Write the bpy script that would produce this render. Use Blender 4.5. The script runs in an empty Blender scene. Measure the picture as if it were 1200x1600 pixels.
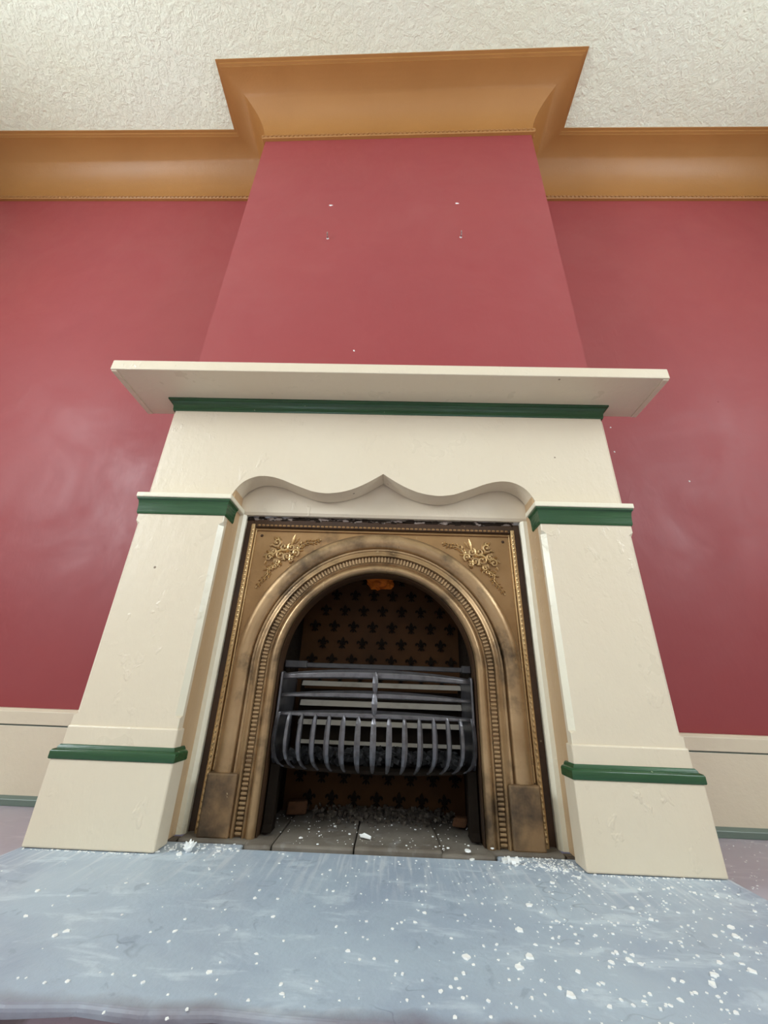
import bpy, bmesh, math, random
from mathutils import Vector, Matrix
random.seed(7)
scene = bpy.context.scene
COL = scene.collection

# ---------------------------------------------------------------- camera
CX, CY, CZ = 0.0398, -1.3051, 0.3613
YAW, PITCH, ROLL, FPX = -0.02584, 0.4311, 0.03582, 619.27
cyw, syw, cp, sp = math.cos(YAW), math.sin(YAW), math.cos(PITCH), math.sin(PITCH)
FWD = Vector((syw * cp, cyw * cp, sp)); RGT0 = Vector((cyw, -syw, 0)); UP0 = RGT0.cross(FWD)
RGT = RGT0 * math.cos(ROLL) + UP0 * math.sin(ROLL)
UPV = UP0 * math.cos(ROLL) - RGT0 * math.sin(ROLL)
cam_data = bpy.data.cameras.new('camera')
cam_data.sensor_fit = 'HORIZONTAL'; cam_data.sensor_width = 36.0
cam_data.lens = FPX * 36.0 / 1200.0
cam_data.clip_start = 0.02; cam_data.clip_end = 100
cam = bpy.data.objects.new('camera', cam_data); COL.objects.link(cam)
M3 = Matrix((RGT, UPV, -FWD)).transposed()
cam.matrix_world = Matrix.Translation((CX, CY, CZ)) @ M3.to_4x4()
scene.camera = cam

# ---------------------------------------------------------------- world, daylight, exposure
scene.view_settings.view_transform = 'Standard'
scene.view_settings.look = 'None'
scene.view_settings.gamma = 1.0
scene.view_settings.use_curve_mapping = False
scene.view_settings.exposure = 0.36
world = bpy.data.worlds.new('world'); scene.world = world; world.use_nodes = True
bg = world.node_tree.nodes['Background']
bg.inputs[0].default_value = (0.62, 0.76, 1.0, 1); bg.inputs[1].default_value = 1.0

def window_light(name, loc, target, sx, sy, power, color):
    l = bpy.data.lights.new(name, 'AREA'); l.shape = 'RECTANGLE'; l.size = sx; l.size_y = sy
    l.energy = power; l.color = color
    o = bpy.data.objects.new(name, l); COL.objects.link(o)
    o.location = loc
    d = Vector(target) - Vector(loc)
    o.rotation_euler = d.to_track_quat('-Z', 'Z').to_euler()
    return o
# daylight entering at the windows of the left wall, the right wall and the wall behind the camera
LIGHTS = [
    ('window_daylight', (-3.26, -1.95, 2.3), (0, -1.95, 2.3), 1.5, 2.7, 185, (0.88, 0.97, 1.0)),
    ('window_daylight', (3.26, -2.0, 2.45), (0, -2.0, 2.45), 1.5, 2.5, 125, (0.88, 0.97, 1.0)),
    ('window_daylight', (-1.3, -5.06, 2.35), (-1.3, 0, 2.35), 1.5, 2.7, 14, (0.88, 0.95, 1.0)),
    ('window_daylight', (1.3, -5.06, 2.35), (1.3, 0, 2.35), 1.5, 2.7, 6, (0.88, 0.95, 1.0)),
]
for L in LIGHTS: window_light(*L)

# ---------------------------------------------------------------- pixel -> point
def ray(u, v): return FWD + RGT * ((u - 600) / FPX) - UPV * ((v - 800) / FPX)
def onz(u, v, z=0.0):
    d = ray(u, v); t = (z - CZ) / d.z
    return Vector((CX, CY, CZ)) + d * t

# ---------------------------------------------------------------- materials
def srgb(r, g, b):
    f = lambda c: (c / 255 / 12.92) if c / 255 <= 0.04045 else ((c / 255 + 0.055) / 1.055) ** 2.4
    return (f(r), f(g), f(b), 1)

class Mat:
    def __init__(s, name, color, rough=0.5, metal=0.0, spec=0.5):
        m = bpy.data.materials.new(name); m.use_nodes = True
        s.m = m; s.nt = m.node_tree; s.N = s.nt.nodes; s.L = s.nt.links
        s.b = s.N['Principled BSDF']
        s.b.inputs['Base Color'].default_value = color
        s.b.inputs['Roughness'].default_value = rough
        s.b.inputs['Metallic'].default_value = metal
        s.b.inputs['Specular IOR Level'].default_value = spec
        tc = s.N.new('ShaderNodeTexCoord'); s.geo = s.N.new('ShaderNodeNewGeometry')
        s.co = s.geo.outputs['Position']; s.color = None; s.height = None; s.base = color
    def mapped(s, scale=(1, 1, 1), rot=(0, 0, 0)):
        mp = s.N.new('ShaderNodeMapping'); mp.inputs['Scale'].default_value = scale
        mp.inputs['Rotation'].default_value = rot
        s.L.new(s.co, mp.inputs['Vector']); return mp.outputs[0]
    def noise(s, scale, detail=3, rough=0.55, dist=0.0, vec=None):
        n = s.N.new('ShaderNodeTexNoise'); n.inputs['Scale'].default_value = scale
        n.inputs['Detail'].default_value = detail; n.inputs['Roughness'].default_value = rough
        n.inputs['Distortion'].default_value = dist
        s.L.new(vec if vec is not None else s.co, n.inputs['Vector']); return n.outputs['Fac']
    def voronoi(s, scale, feature='F1', vec=None, rnd=1.0):
        n = s.N.new('ShaderNodeTexVoronoi'); n.feature = feature; n.inputs['Scale'].default_value = scale
        n.inputs['Randomness'].default_value = rnd
        s.L.new(vec if vec is not None else s.co, n.inputs['Vector']); return n.outputs['Distance']
    def ramp(s, fac, stops):
        r = s.N.new('ShaderNodeValToRGB'); e = r.color_ramp.elements
        while len(e) < len(stops): e.new(0.5)
        for i, (p, c) in enumerate(stops):
            e[i].position = p
            e[i].color = c if isinstance(c, (tuple, list)) else (c, c, c, 1)
        s.L.new(fac, r.inputs[0]); return r.outputs[0]
    def math(s, op, a, b):
        n = s.N.new('ShaderNodeMath'); n.operation = op
        for i, q in enumerate((a, b)):
            if isinstance(q, (int, float)): n.inputs[i].default_value = q
            else: s.L.new(q, n.inputs[i])
        return n.outputs[0]
    def mix(s, fac, col):
        """lay colour `col` over the present colour with mask fac"""
        n = s.N.new('ShaderNodeMix'); n.data_type = 'RGBA'
        if isinstance(fac, (int, float)): n.inputs[0].default_value = fac
        else: s.L.new(fac, n.inputs[0])
        if s.color is None: n.inputs[6].default_value = s.base
        else: s.L.new(s.color, n.inputs[6])
        if isinstance(col, tuple): n.inputs[7].default_value = col
        else: s.L.new(col, n.inputs[7])
        s.color = n.outputs[2]; s.L.new(s.color, s.b.inputs['Base Color'])
    def bump(s, h, strength=0.3, dist=0.01):
        n = s.N.new('ShaderNodeBump'); n.inputs['Strength'].default_value = strength
        n.inputs['Distance'].default_value = dist
        s.L.new(h, n.inputs['Height'])
        if s.height is not None: s.L.new(s.height, n.inputs['Normal'])
        s.height = n.outputs[0]; s.L.new(s.height, s.b.inputs['Normal'])
    def rough(s, fac, lo, hi):
        s.L.new(s.ramp(fac, [(0.3, lo), (0.7, hi)]), s.b.inputs['Roughness'])

def mk():
    D = {}
    # oil-painted plaster wall, crimson-pink, semi-gloss with roller/brush texture
    m = Mat('pink_wall_paint', srgb(150, 64, 66), 0.40, 0, 0.32)
    n1 = m.noise(1.6, 4, 0.6); m.mix(m.ramp(n1, [(0.35, 0.0), (0.75, 0.35)]), srgb(140, 61, 67))
    n3 = m.noise(3.1, 3, 0.5); m.mix(m.ramp(n3, [(0.5, 0.0), (0.8, 0.3)]), srgb(160, 77, 78))
    m.bump(m.noise(2.6, 3, 0.5, 0.3), 0.22, 0.03)
    m.bump(m.noise(60, 3, 0.6, vec=m.mapped((1, 1, 0.35))), 0.10, 0.004)
    m.bump(m.ramp(m.noise(7, 2, 0.5, 0.5, vec=m.mapped((1, 1, .4))), [(0.66, 0.0), (0.70, 1.0)]), 0.10, 0.003)
    m.rough(m.noise(2.4, 4, 0.6, 0.8), 0.36, 0.56); D['pink'] = m.m
    # ceiling: heavy stippled artex
    m = Mat('ceiling_stipple', srgb(244, 247, 228), 0.8, 0, 0.2)
    m.mix(m.ramp(m.noise(1.5, 3), [(0.4, 0.0), (0.7, 0.5)]), srgb(240, 242, 216))
    big = m.noise(26, 6, 0.66, 0.5)
    m.bump(m.ramp(big, [(0.40, 0.0), (0.62, 1.0)]), 0.42, 0.02)
    m.bump(m.noise(85, 3, 0.7), 0.35, 0.005); D['ceiling'] = m.m
    # ochre gold cornice paint
    m = Mat('ochre_cornice_paint', srgb(165, 114, 60), 0.45, 0.0, 0.5)
    m.mix(m.ramp(m.noise(2.2, 4), [(0.35, 0.0), (0.7, 0.6)]), srgb(154, 104, 52))
    m.bump(m.noise(90, 3, 0.6), 0.25, 0.003); m.bump(m.noise(9, 3), 0.2, 0.01); D['ochre'] = m.m
    # cream gloss paint on the mantelpiece
    def cream(name, c, c2, chips=True):
        m = Mat(name, c, 0.33, 0, 0.5)
        m.mix(m.ramp(m.noise(3.0, 4), [(0.35, 0.0), (0.75, 0.6)]), c2)
        if chips:
            v = m.voronoi(11); k = m.ramp(v, [(0.035, 1.0), (0.055, 0.0)])
            g = m.ramp(m.noise(6, 2), [(0.52, 0.0), (0.6, 0.9)])
            m.mix(m.math('MULTIPLY', k, g), srgb(120, 96, 74))
        m.bump(m.noise(45, 4, 0.6, vec=m.mapped((1, 1, 0.5))), 0.30, 0.004)
        dent = m.math('MULTIPLY', m.ramp(m.noise(24, 3, 0.6, 0.3, vec=m.mapped((1, 1, .7), (0, .6, 0))), [(0.60, 0.0), (0.68, 1.0)]), m.ramp(m.noise(4.5, 2), [(0.45, 0.0), (0.6, 1.0)]))
        m.bump(dent, 0.35, 0.0035)
        m.bump(m.noise(9, 3, 0.55), 0.12, 0.012)
        m.bump(m.ramp(m.voronoi(34), [(0.05, 0.0), (0.22, 1.0)]), 0.10, 0.002)
        m.rough(m.noise(6, 3), 0.26, 0.42)
        return m.m
    D['cream'] = cream('cream_gloss_paint', srgb(222, 208, 185), srgb(217, 200, 175))
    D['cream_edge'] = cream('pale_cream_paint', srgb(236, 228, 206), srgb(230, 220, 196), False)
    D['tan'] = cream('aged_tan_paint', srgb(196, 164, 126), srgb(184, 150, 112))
    m = Mat('green_gloss_paint', srgb(38, 76, 46), 0.25, 0, 0.5)
    m.mix(m.ramp(m.noise(14, 3, 0.5, vec=m.mapped((0.25, 1, 4))), [(0.5, 0.0), (0.75, 0.6)]), srgb(54, 96, 58))
    m.mix(m.ramp(m.noise(55, 2, 0.5), [(0.76, 0.0), (0.79, 0.6)]), srgb(180, 190, 160))
    m.bump(m.noise(40, 3, 0.6, vec=m.mapped((0.3, 1, 3))), 0.3, 0.003); D['green'] = m.m
    m = Mat('grey_green_skirting_paint', srgb(104, 118, 108), 0.32, 0, 0.5)
    m.bump(m.noise(60, 3), 0.25, 0.003); D['greygreen'] = m.m
    m = Mat('skirting_cream_paint', srgb(222, 208, 184), 0.36, 0, 0.5)
    m.mix(m.ramp(m.noise(3, 4), [(0.4, 0.0), (0.75, 0.6)]), srgb(210, 194, 170))
    m.bump(m.noise(40, 4, 0.6), 0.3, 0.004); D['skirting'] = m.m
    # bronze-gold painted cast iron
    def bronze(name, c, dark, lo, hi, metal=0.55, rough=0.38):
        m = Mat(name, c, rough, metal, 0.5)
        m.mix(m.ramp(m.noise(7, 4, 0.6), [(0.40, 0.0), (0.75, 0.55)]), dark)
        soot = m.math('MULTIPLY', m.ramp(m.noise(5.5, 5, 0.65), [(lo, 0.0), (hi, 1.0)]), 0.85)
        m.mix(soot, srgb(52, 42, 34))
        m.mix(m.ramp(m.noise(45, 3, 0.6), [(0.72, 0.0), (0.78, 0.7)]), srgb(214, 190, 150))
        m.bump(m.noise(120, 3, 0.6), 0.2, 0.002); m.bump(m.noise(18, 3, 0.6), 0.2, 0.004)
        m.rough(m.noise(9, 3), rough - 0.08, rough + 0.14)
        return m.m
    D['bronze'] = bronze('bronze_painted_iron', srgb(156, 120, 78), srgb(126, 92, 54), 0.57, 0.74)
    D['bronze_worn'] = bronze('worn_bronze_moulding', srgb(168, 138, 102), srgb(122, 90, 56), 0.50, 0.68, 0.6, 0.34)
    D['bronze_block'] = bronze('sooty_bronze_block', srgb(148, 118, 84), srgb(124, 92, 60), 0.42, 0.62, 0.35, 0.5)
    D['gold'] = bronze('bright_gold_bead', srgb(196, 164, 118), srgb(160, 124, 78), 0.72, 0.9, 0.7, 0.28)
    D['brown_iron'] = bronze('brown_rusted_iron', srgb(74, 50, 30), srgb(46, 30, 20), 0.50, 0.7, 0.3, 0.5)
    m = Mat('fireback_rust', srgb(74, 46, 20), 0.75, 0.0, 0.2)
    m.mix(m.ramp(m.noise(6, 4), [(0.4, 0.0), (0.7, 0.7)]), srgb(52, 32, 16))
    m.bump(m.noise(50, 4), 0.4, 0.004); D['fireback'] = m.m
    m = Mat('sooty_iron', srgb(26, 19, 13), 0.75, 0.0, 0.1)
    m.mix(m.ramp(m.noise(30, 4), [(0.55, 0.0), (0.75, 0.5)]), srgb(42, 31, 21))
    m.bump(m.noise(60, 3), 0.3, 0.003); D['soot'] = m.m
    m = Mat('grey_grate_iron', srgb(104, 102, 106), 0.34, 0.65, 0.5)
    m.mix(m.ramp(m.noise(35, 4, 0.6), [(0.45, 0.0), (0.7, 0.7)]), srgb(66, 63, 63))
    m.bump(m.noise(90, 3, 0.6), 0.3, 0.002); D['grate'] = m.m
    m = Mat('dark_grate_iron', srgb(58, 56, 58), 0.45, 0.4, 0.5)
    m.mix(m.ramp(m.noise(30, 4), [(0.5, 0.0), (0.7, 0.7)]), srgb(40, 38, 38)); m.bump(m.noise(90, 3), 0.3, 0.002); D['darkgrate'] = m.m
    m = Mat('lit_rail_iron', srgb(168, 160, 150), 0.5, 0.2, 0.5)  # light reflected off the back rails is put into this pale colour
    m.mix(m.ramp(m.noise(25, 4), [(0.5, 0.0), (0.75, 0.6)]), srgb(130, 122, 112))
    m.bump(m.noise(70, 3), 0.3, 0.002); D['paleiron'] = m.m
    # slate hearth
    m = Mat('slate_hearth', srgb(172, 186, 200), 0.42, 0, 0.5)
    m.mix(m.ramp(m.noise(3.0, 5, 0.6, 0.6), [(0.40, 0.0), (0.64, 0.7)]), srgb(148, 160, 180))
    m.mix(m.ramp(m.noise(12, 5, 0.65, 0.5, vec=m.mapped((0.6, 1.6, 1))), [(0.54, 0.0), (0.66, 0.75)]), srgb(200, 212, 222))
    m.mix(m.ramp(m.noise(20, 4, 0.6, 1.0), [(0.62, 0.0), (0.68, 0.45)]), srgb(132, 144, 162))
    streak = m.noise(85, 3, 0.55, 0.2, vec=m.mapped((1.0, 0.07, 1), (0, 0, 0.10)))
    gy = m.N.new('ShaderNodeSeparateXYZ'); m.L.new(m.co, gy.inputs[0])
    near = m.N.new('ShaderNodeMapRange'); near.inputs[1].default_value = -0.34; near.inputs[2].default_value = -0.14
    m.L.new(gy.outputs[1], near.inputs[0])
    m.mix(m.math('MULTIPLY', m.ramp(streak, [(0.50, 0.0), (0.64, 0.75)]), near.outputs[0]), srgb(200, 206, 214))
    ck = m.voronoi(3.4, 'DISTANCE_TO_EDGE', vec=None)
    m.bump(m.ramp(m.noise(5, 3, 0.5, 0.6), [(0.50, 0.0), (0.53, 1.0)]), 0.12, 0.003)
    ln = m.math('ABSOLUTE', m.math('SUBTRACT', m.noise(2.1, 4, 0.6, 0.3), 0.5), 0)
    m.mix(m.math('MULTIPLY', m.ramp(ln, [(0.0, 0.45), (0.004, 0.0)]), m.ramp(m.noise(3.3, 2), [(0.52, 0.0), (0.6, 1.0)])), srgb(96, 104, 120))
    fe = m.N.new('ShaderNodeMapRange'); fe.inputs[1].default_value = -0.585; fe.inputs[2].default_value = -0.618
    wob = m.math('ADD', gy.outputs[1], m.math('MULTIPLY', m.math('SUBTRACT', m.noise(14, 3), 0.5), 0.05)); m.L.new(wob, fe.inputs[0])
    m.mix(m.math('MULTIPLY', fe.outputs[0], 0.8), srgb(112, 98, 106))
    m.bump(m.noise(30, 4, 0.65), 0.32, 0.004)
    m.bump(m.noise(90, 3, 0.65), 0.3, 0.0015)
    m.rough(m.noise(7, 4), 0.32, 0.55); D['slate'] = m.m
    m = Mat('firebox_stone', srgb(120, 112, 102), 0.7, 0, 0.3)
    m.mix(m.ramp(m.noise(9, 4), [(0.4, 0.0), (0.65, 0.7)]), srgb(92, 82, 72))
    m.mix(m.ramp(m.noise(22, 4), [(0.6, 0.0), (0.75, 0.6)]), srgb(150, 148, 146))
    m.bump(m.noise(25, 5, 0.6), 0.5, 0.006); D['stone'] = m.m
    m = Mat('mauve_floor', srgb(180, 173, 184), 0.42, 0, 0.5)
    m.mix(m.ramp(m.noise(4, 4), [(0.4, 0.0), (0.7, 0.6)]), srgb(166, 158, 170))
    m.mix(m.ramp(m.noise(16, 4, 0.6, 0.4, vec=m.mapped((0.4, 1.4, 1))), [(0.58, 0.0), (0.72, 0.5)]), srgb(206, 200, 206))
    m.bump(m.noise(20, 4, 0.6), 0.25, 0.005); D['floor'] = m.m
    m = Mat('white_plaster', srgb(240, 240, 238), 0.8, 0, 0.2)
    m.bump(m.noise(200, 2), 0.3, 0.001); D['flake'] = m.m
    m = Mat('orange_crumbly_foam', srgb(214, 110, 30), 0.75, 0, 0.2)
    m.mix(m.ramp(m.noise(60, 4), [(0.5, 0.0), (0.7, 0.8)]), srgb(150, 62, 18))
    m.bump(m.noise(70, 4), 0.8, 0.008); D['foam'] = m.m
    m = Mat('brick_fragment', srgb(92, 62, 42), 0.85, 0, 0.2)
    m.mix(m.ramp(m.noise(40, 3), [(0.5, 0.0), (0.7, 0.6)]), srgb(66, 44, 30))
    m.bump(m.noise(60, 4), 0.6, 0.005); D['brick'] = m.m
    m = Mat('ash_rubble', srgb(78, 70, 62), 0.9, 0, 0.2)
    m.mix(m.ramp(m.noise(50, 3), [(0.5, 0.0), (0.7, 0.8)]), srgb(126, 118, 108))
    D['ash'] = m.m
    m = Mat('cinder', srgb(28, 27, 28), 0.8, 0, 0.3)
    m.mix(m.ramp(m.noise(60, 3), [(0.5, 0.0), (0.65, 0.8)]), srgb(66, 65, 68))
    m.bump(m.noise(70, 4), 0.6, 0.004); D['cinder'] = m.m
    m = Mat('steel_screw', srgb(170, 160, 160), 0.35, 0.8, 0.5); m.mix(m.noise(30, 2), srgb(150, 120, 118)); D['steel'] = m.m
    m = Mat('brown_mortar', srgb(106, 94, 82), 0.85, 0, 0.2)
    m.mix(m.ramp(m.noise(40, 4), [(0.5, 0.0), (0.7, 0.7)]), srgb(70, 62, 54)); m.bump(m.noise(70, 4), 0.6, 0.005); D['mortar'] = m.m
    m = Mat('crumbly_gap_filler', srgb(40, 32, 26), 0.9, 0, 0.1)
    m.mix(m.ramp(m.noise(28, 4, 0.6, vec=m.mapped((1, 1, 2))), [(0.52, 0.0), (0.58, 0.9)]), srgb(150, 136, 128)); m.bump(m.noise(90, 3), 0.6, 0.004); D['gapfill'] = m.m
    m = Mat('white_window_paint', srgb(236, 234, 228), 0.4); m.bump(m.noise(50, 3), 0.15, 0.002); D['white'] = m.m
    m = Mat('pale_wall_paint', srgb(232, 224, 204), 0.6); m.bump(m.noise(40, 3), 0.15, 0.002); D['offwhite'] = m.m
    m = Mat('dirt_joint', srgb(104, 90, 98), 0.9, 0, 0.1); m.mix(m.ramp(m.noise(22, 4), [(0.5, 0.0), (0.65, 0.8)]), srgb(66, 56, 58)); m.bump(m.noise(60, 3), 0.4, 0.004); D['dirtjoint'] = m.m
    m = Mat('pencil_dirt', srgb(70, 55, 45), 0.8); m.mix(m.noise(40, 2), srgb(96, 80, 66)); D['dirt'] = m.m
    return D
MT = mk()

# ---------------------------------------------------------------- mesh helpers
class MB:
    def __init__(s): s.v = []; s.f = []
    def add(s, vs, fs):
        o = len(s.v); s.v += [tuple(v) for v in vs]; s.f += [tuple(i + o for i in f) for f in fs]; return s
    def box(s, x0, x1, y0, y1, z0, z1):
        return s.add([(x0, y0, z0), (x1, y0, z0), (x1, y1, z0), (x0, y1, z0), (x0, y0, z1), (x1, y0, z1), (x1, y1, z1), (x0, y1, z1)],
              [(0, 3, 2, 1), (4, 5, 6, 7), (0, 1, 5, 4), (1, 2, 6, 5), (2, 3, 7, 6), (3, 0, 4, 7)])
    def obox(s, c, ax, ay, az):
        c, ax, ay, az = Vector(c), Vector(ax), Vector(ay), Vector(az)
        vs = [c + ax * i + ay * j + az * k for k in (-1, 1) for (i, j) in ((-1, -1), (1, -1), (1, 1), (-1, 1))]
        return s.add(vs, [(0, 3, 2, 1), (4, 5, 6, 7), (0, 1, 5, 4), (1, 2, 6, 5), (2, 3, 7, 6), (3, 0, 4, 7)])
    def grid(s, rows, close_u=False, close_v=False, cap=False):
        """rows of equal length -> quads"""
        n, m = len(rows), len(rows[0]); o = len(s.v)
        for r in rows: s.v += [tuple(p) for p in r]
        for i in range(n if close_u else n - 1):
            for j in range(m if close_v else m - 1):
                a, b = i, (i + 1) % n; c, d = j, (j + 1) % m
                s.f.append((o + a * m + c, o + a * m + d, o + b * m + d, o + b * m + c))
        if cap:
            s.f.append(tuple(o + j for j in range(m))[::-1]); s.f.append(tuple(o + (n - 1) * m + j for j in range(m)))
        return s
    def prism(s, poly, fn, d0, d1):
        """2D polygon extruded: fn(a,b,d)->xyz"""
        return s.grid([[fn(a, b, d0) for a, b in poly], [fn(a, b, d1) for a, b in poly]], close_v=True, cap=True)
    def tube(s, pts, r, n=6, cap=True):
        pts = [Vector(p) for p in pts]; rows = []
        for i, p in enumerate(pts):
            t = (pts[min(i + 1, len(pts) - 1)] - pts[max(i - 1, 0)]).normalized()
            ref = Vector((0, 1, 0)) if abs(t.y) < 0.9 else Vector((1, 0, 0))
            u = t.cross(ref).normalized(); w = t.cross(u)
            rr = r[i] if isinstance(r, (list, tuple)) else r
            rows.append([p + (u * math.cos(a) + w * math.sin(a)) * rr for a in [2 * math.pi * k / n for k in range(n)]])
        return s.grid(rows, close_v=True, cap=cap)
    def ball(s, c, rx, ry, rz, nu=8, nv=5, rot=None):
        c = Vector(c); rows = []
        for i in range(nv + 1):
            ph = math.pi * i / nv; row = []
            for j in range(nu):
                th = 2 * math.pi * j / nu
                p = Vector((rx * math.sin(ph) * math.cos(th), ry * math.sin(ph) * math.sin(th), rz * math.cos(ph)))
                if rot: p = rot @ p
                row.append(c + p)
            rows.append(row)
        return s.grid(rows, close_v=True)
    def build(s, name, mat, parent=None, smooth=False, bevel=0.0, seg=2, loc=None, angle=35):
        me = bpy.data.meshes.new(name); me.from_pydata(s.v, [], s.f); me.update()
        bm = bmesh.new(); bm.from_mesh(me)
        bmesh.ops.remove_doubles(bm, verts=bm.verts, dist=1e-5)
        bmesh.ops.recalc_face_normals(bm, faces=bm.faces)
        bm.to_mesh(me); bm.free()
        if smooth:
            for p in me.polygons: p.use_smooth = True
        me.materials.append(MT[mat])
        o = bpy.data.objects.new(name, me); COL.objects.link(o)
        if parent: o.parent = parent
        if loc: o.location = loc
        if bevel:
            b = o.modifiers.new('bevel', 'BEVEL'); b.width = bevel; b.segments = seg
            b.limit_method = 'ANGLE'; b.angle_limit = math.radians(angle)
        if smooth:
            me.set_sharp_from_angle(angle=math.radians(40))
        return o
def empty(name, loc=(0, 0, 0)):
    o = bpy.data.objects.new(name, None); o.empty_display_size = 0.1; COL.objects.link(o); o.location = loc; return o
def tag(o, label=None, cat=None, group=None, kind=None):
    if label: o['label'] = label
    if cat: o['category'] = cat
    if group: o['group'] = group
    if kind: o['kind'] = kind
    return o
def inst(src, name, parent, loc, rot=(0, 0, 0), scale=(1, 1, 1)):
    o = bpy.data.objects.new(name, src.data); COL.objects.link(o)
    o.parent = parent; o.location = loc; o.rotation_euler = rot; o.scale = scale
    return o

# ================================================================ THE ROOM
H = 3.907; ZC = 3.597; P = 0.284; FZ = -0.022
XL, XR, YF = -3.2, 3.2, -5.0
SB, SR, D = -0.0222, -0.006, 0.3553
WC = 0.8507
def breast_y(x): return SB * x
def recess_y(x): return D + SR * x

tag(MB().box(XL - .2, XR + .2, YF - .2, D + .4, FZ - .1, FZ).build('floor', 'floor'), 'mauve-grey floor around the hearth', None, None, 'structure')
tag(MB().box(XL - .2, XR + .2, YF - .2, D + .4, H, H + .1).build('ceiling', 'ceiling'), 'cream ceiling with rough stippled plaster', None, None, 'structure')
# recess wall behind, on both sides of the breast
w = MB()
for x0, x1 in ((XL - .2, -WC), (WC, XR + .2)):
    w.prism([(x0, recess_y(x0)), (x1, recess_y(x1)), (x1, D + .3), (x0, D + .3)], lambda a, b, d: (a, b, d), FZ, H)
tag(w.build('wall_back', 'pink'), 'crimson pink glossy wall in the alcoves either side of the breast', None, None, 'structure')
# chimney breast with the fireplace opening
w = MB()
def pr(x0, x1, z0, z1):
    w.prism([(x0, breast_y(x0)), (x1, breast_y(x1)), (x1, D + .1), (x0, D + .1)], lambda a, b, d: (a, b, d), z0, z1)
pr(-WC, -.60, FZ, 1.12); pr(.60, WC, FZ, 1.12); pr(-WC, WC, 1.12, H)
tag(w.build('wall_chimney_breast', 'pink'), 'crimson pink chimney breast rising above the mantel shelf', None, None, 'structure')
# side walls and the wall behind the camera, with window openings
def wall_with_windows(name, label, along, pos, a0, a1, wins, outward):
    w = MB()
    def seg(u0, u1, z0, z1):
        t0, t1 = sorted((pos, pos + outward * .15))
        if along == 'y': w.box(t0, t1, u0, u1, z0, z1)
        else: w.box(u0, u1, t0, t1, z0, z1)
    u = a0
    for (c, hw, z0, z1) in wins:
        seg(u, c - hw, FZ, H); seg(c - hw, c + hw, FZ, z0); seg(c - hw, c + hw, z1, H); u = c + hw
    seg(u, a1, FZ, H)
    return tag(w.build(name, 'offwhite'), label, None, None, 'structure')
wall_with_windows('wall_left', 'pale cream wall with a tall window left of the fireplace', 'y', XL, YF, D + .3, [(-1.95, .75, .95, 3.65)], -1)
wall_with_windows('wall_right', 'pale cream wall with a tall window right of the fireplace', 'y', XR, YF, D + .3, [(-2.0, .75, 1.2, 3.7)], 1)
wall_with_windows('wall_front', 'pale cream wall with two tall windows facing the fireplace', 'x', YF, XL, XR, [(-1.3, .75, 1.0, 3.7), (1.3, .75, 1.0, 3.7)], -1)
def window(name, along, pos, c, z0, z1):
    m = MB(); zm = (z0 + z1) / 2
    def bar(u0, u1, a, b, t=.025):
        if along == 'y': m.box(pos - t, pos + t, u0, u1, a, b)
        else: m.box(u0, u1, pos - t, pos + t, a, b)
    bar(c - .75, c - .69, z0, z1); bar(c + .69, c + .75, z0, z1); bar(c - .69, c + .69, z0, z0 + .08); bar(c - .69, c + .69, z1 - .06, z1)
    bar(c - .69, c + .69, zm - .03, zm + .03); bar(c - .015, c + .015, z0 + .08, zm - .03, .015); bar(c - .015, c + .015, zm + .03, z1 - .06, .015)
    tag(m.build(name, 'white'), 'white painted sash window frame', None, None, 'structure')
window('window_1', 'y', XL - .02, -1.95, .95, 3.65); window('window_2', 'y', XR + .02, -2.0, 1.2, 3.7)
window('window_3', 'x', YF - .02, -1.3, 1.0, 3.7); window('window_4', 'x', YF - .02, 1.3, 1.0, 3.7)

# ---- cornice, mitred round the breast
path = [(XL, recess_y(XL)), (-WC, recess_y(-WC)), (-WC, breast_y(-WC)), (WC, breast_y(WC)), (WC, recess_y(WC)), (XR, recess_y(XR))]
def offset(path, d):
    out = []
    n = len(path)
    for i, p in enumerate(path):
        ns = []
        for a, b in ((i - 1, i), (i, i + 1)):
            if 0 <= a and b < n:
                t = Vector((path[b][0] - path[a][0], path[b][1] - path[a][1])).normalized()
                ns.append(Vector((t.y, -t.x)))
        if len(ns) == 1: q = ns[0] * d
        else:
            k = ns[0] + ns[1]; q = k * (d * 2 / k.length_squared) if k.length > 1e-6 else ns[0] * d
        out.append((p[0] + q.x, p[1] + q.y))
    return out
prof = [(0.0, ZC), (.016, ZC), (.020, ZC + .006), (.014, ZC + .010), (.022, ZC + .016), (.022, ZC + .026), (.014, ZC + .030), (.012, ZC + .036)]
for i in range(0, 15):
    a = math.pi / 2 * i / 14
    prof.append((.012 + .240 * (1 - math.cos(a)), ZC + .036 + .245 * math.sin(a)))
prof += [(.256, ZC + .281), (.256, ZC + .290), (.268, ZC + .292), (.270, ZC + .300), (P, ZC + .301), (P, H + .002), (0, H + .002)]
rows = [[(q[0], q[1], z) for q in offset(path, d)] for d, z in prof]
cornice = tag(MB().grid(rows).build('trim_1', 'ochre', smooth=True), 'ochre gold coved plaster cornice stepping round the chimney breast', None, None, 'structure')
# roped bead along its lower edge
m = MB()
bp = offset(path, .021)
for i in range(5):
    a, b = Vector((*bp[i], 0)), Vector((*bp[i + 1], 0)); L = (b - a).length; t = (b - a) / L; nn = Vector((t.y, -t.x, 0))
    k = int(L / .028)
    for j in range(k):
        c = a + t * ((j + .5) * L / k) + Vector((0, 0, ZC + .021))
        m.obox(c, t * .010 + Vector((0, 0, .004)), nn * .004, Vector((0, 0, .0065)) - t * .004)
rb = m.build('rope_bead', 'ochre', cornice, bevel=.0015, seg=1); rb['kind'] = 'stuff'

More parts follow.
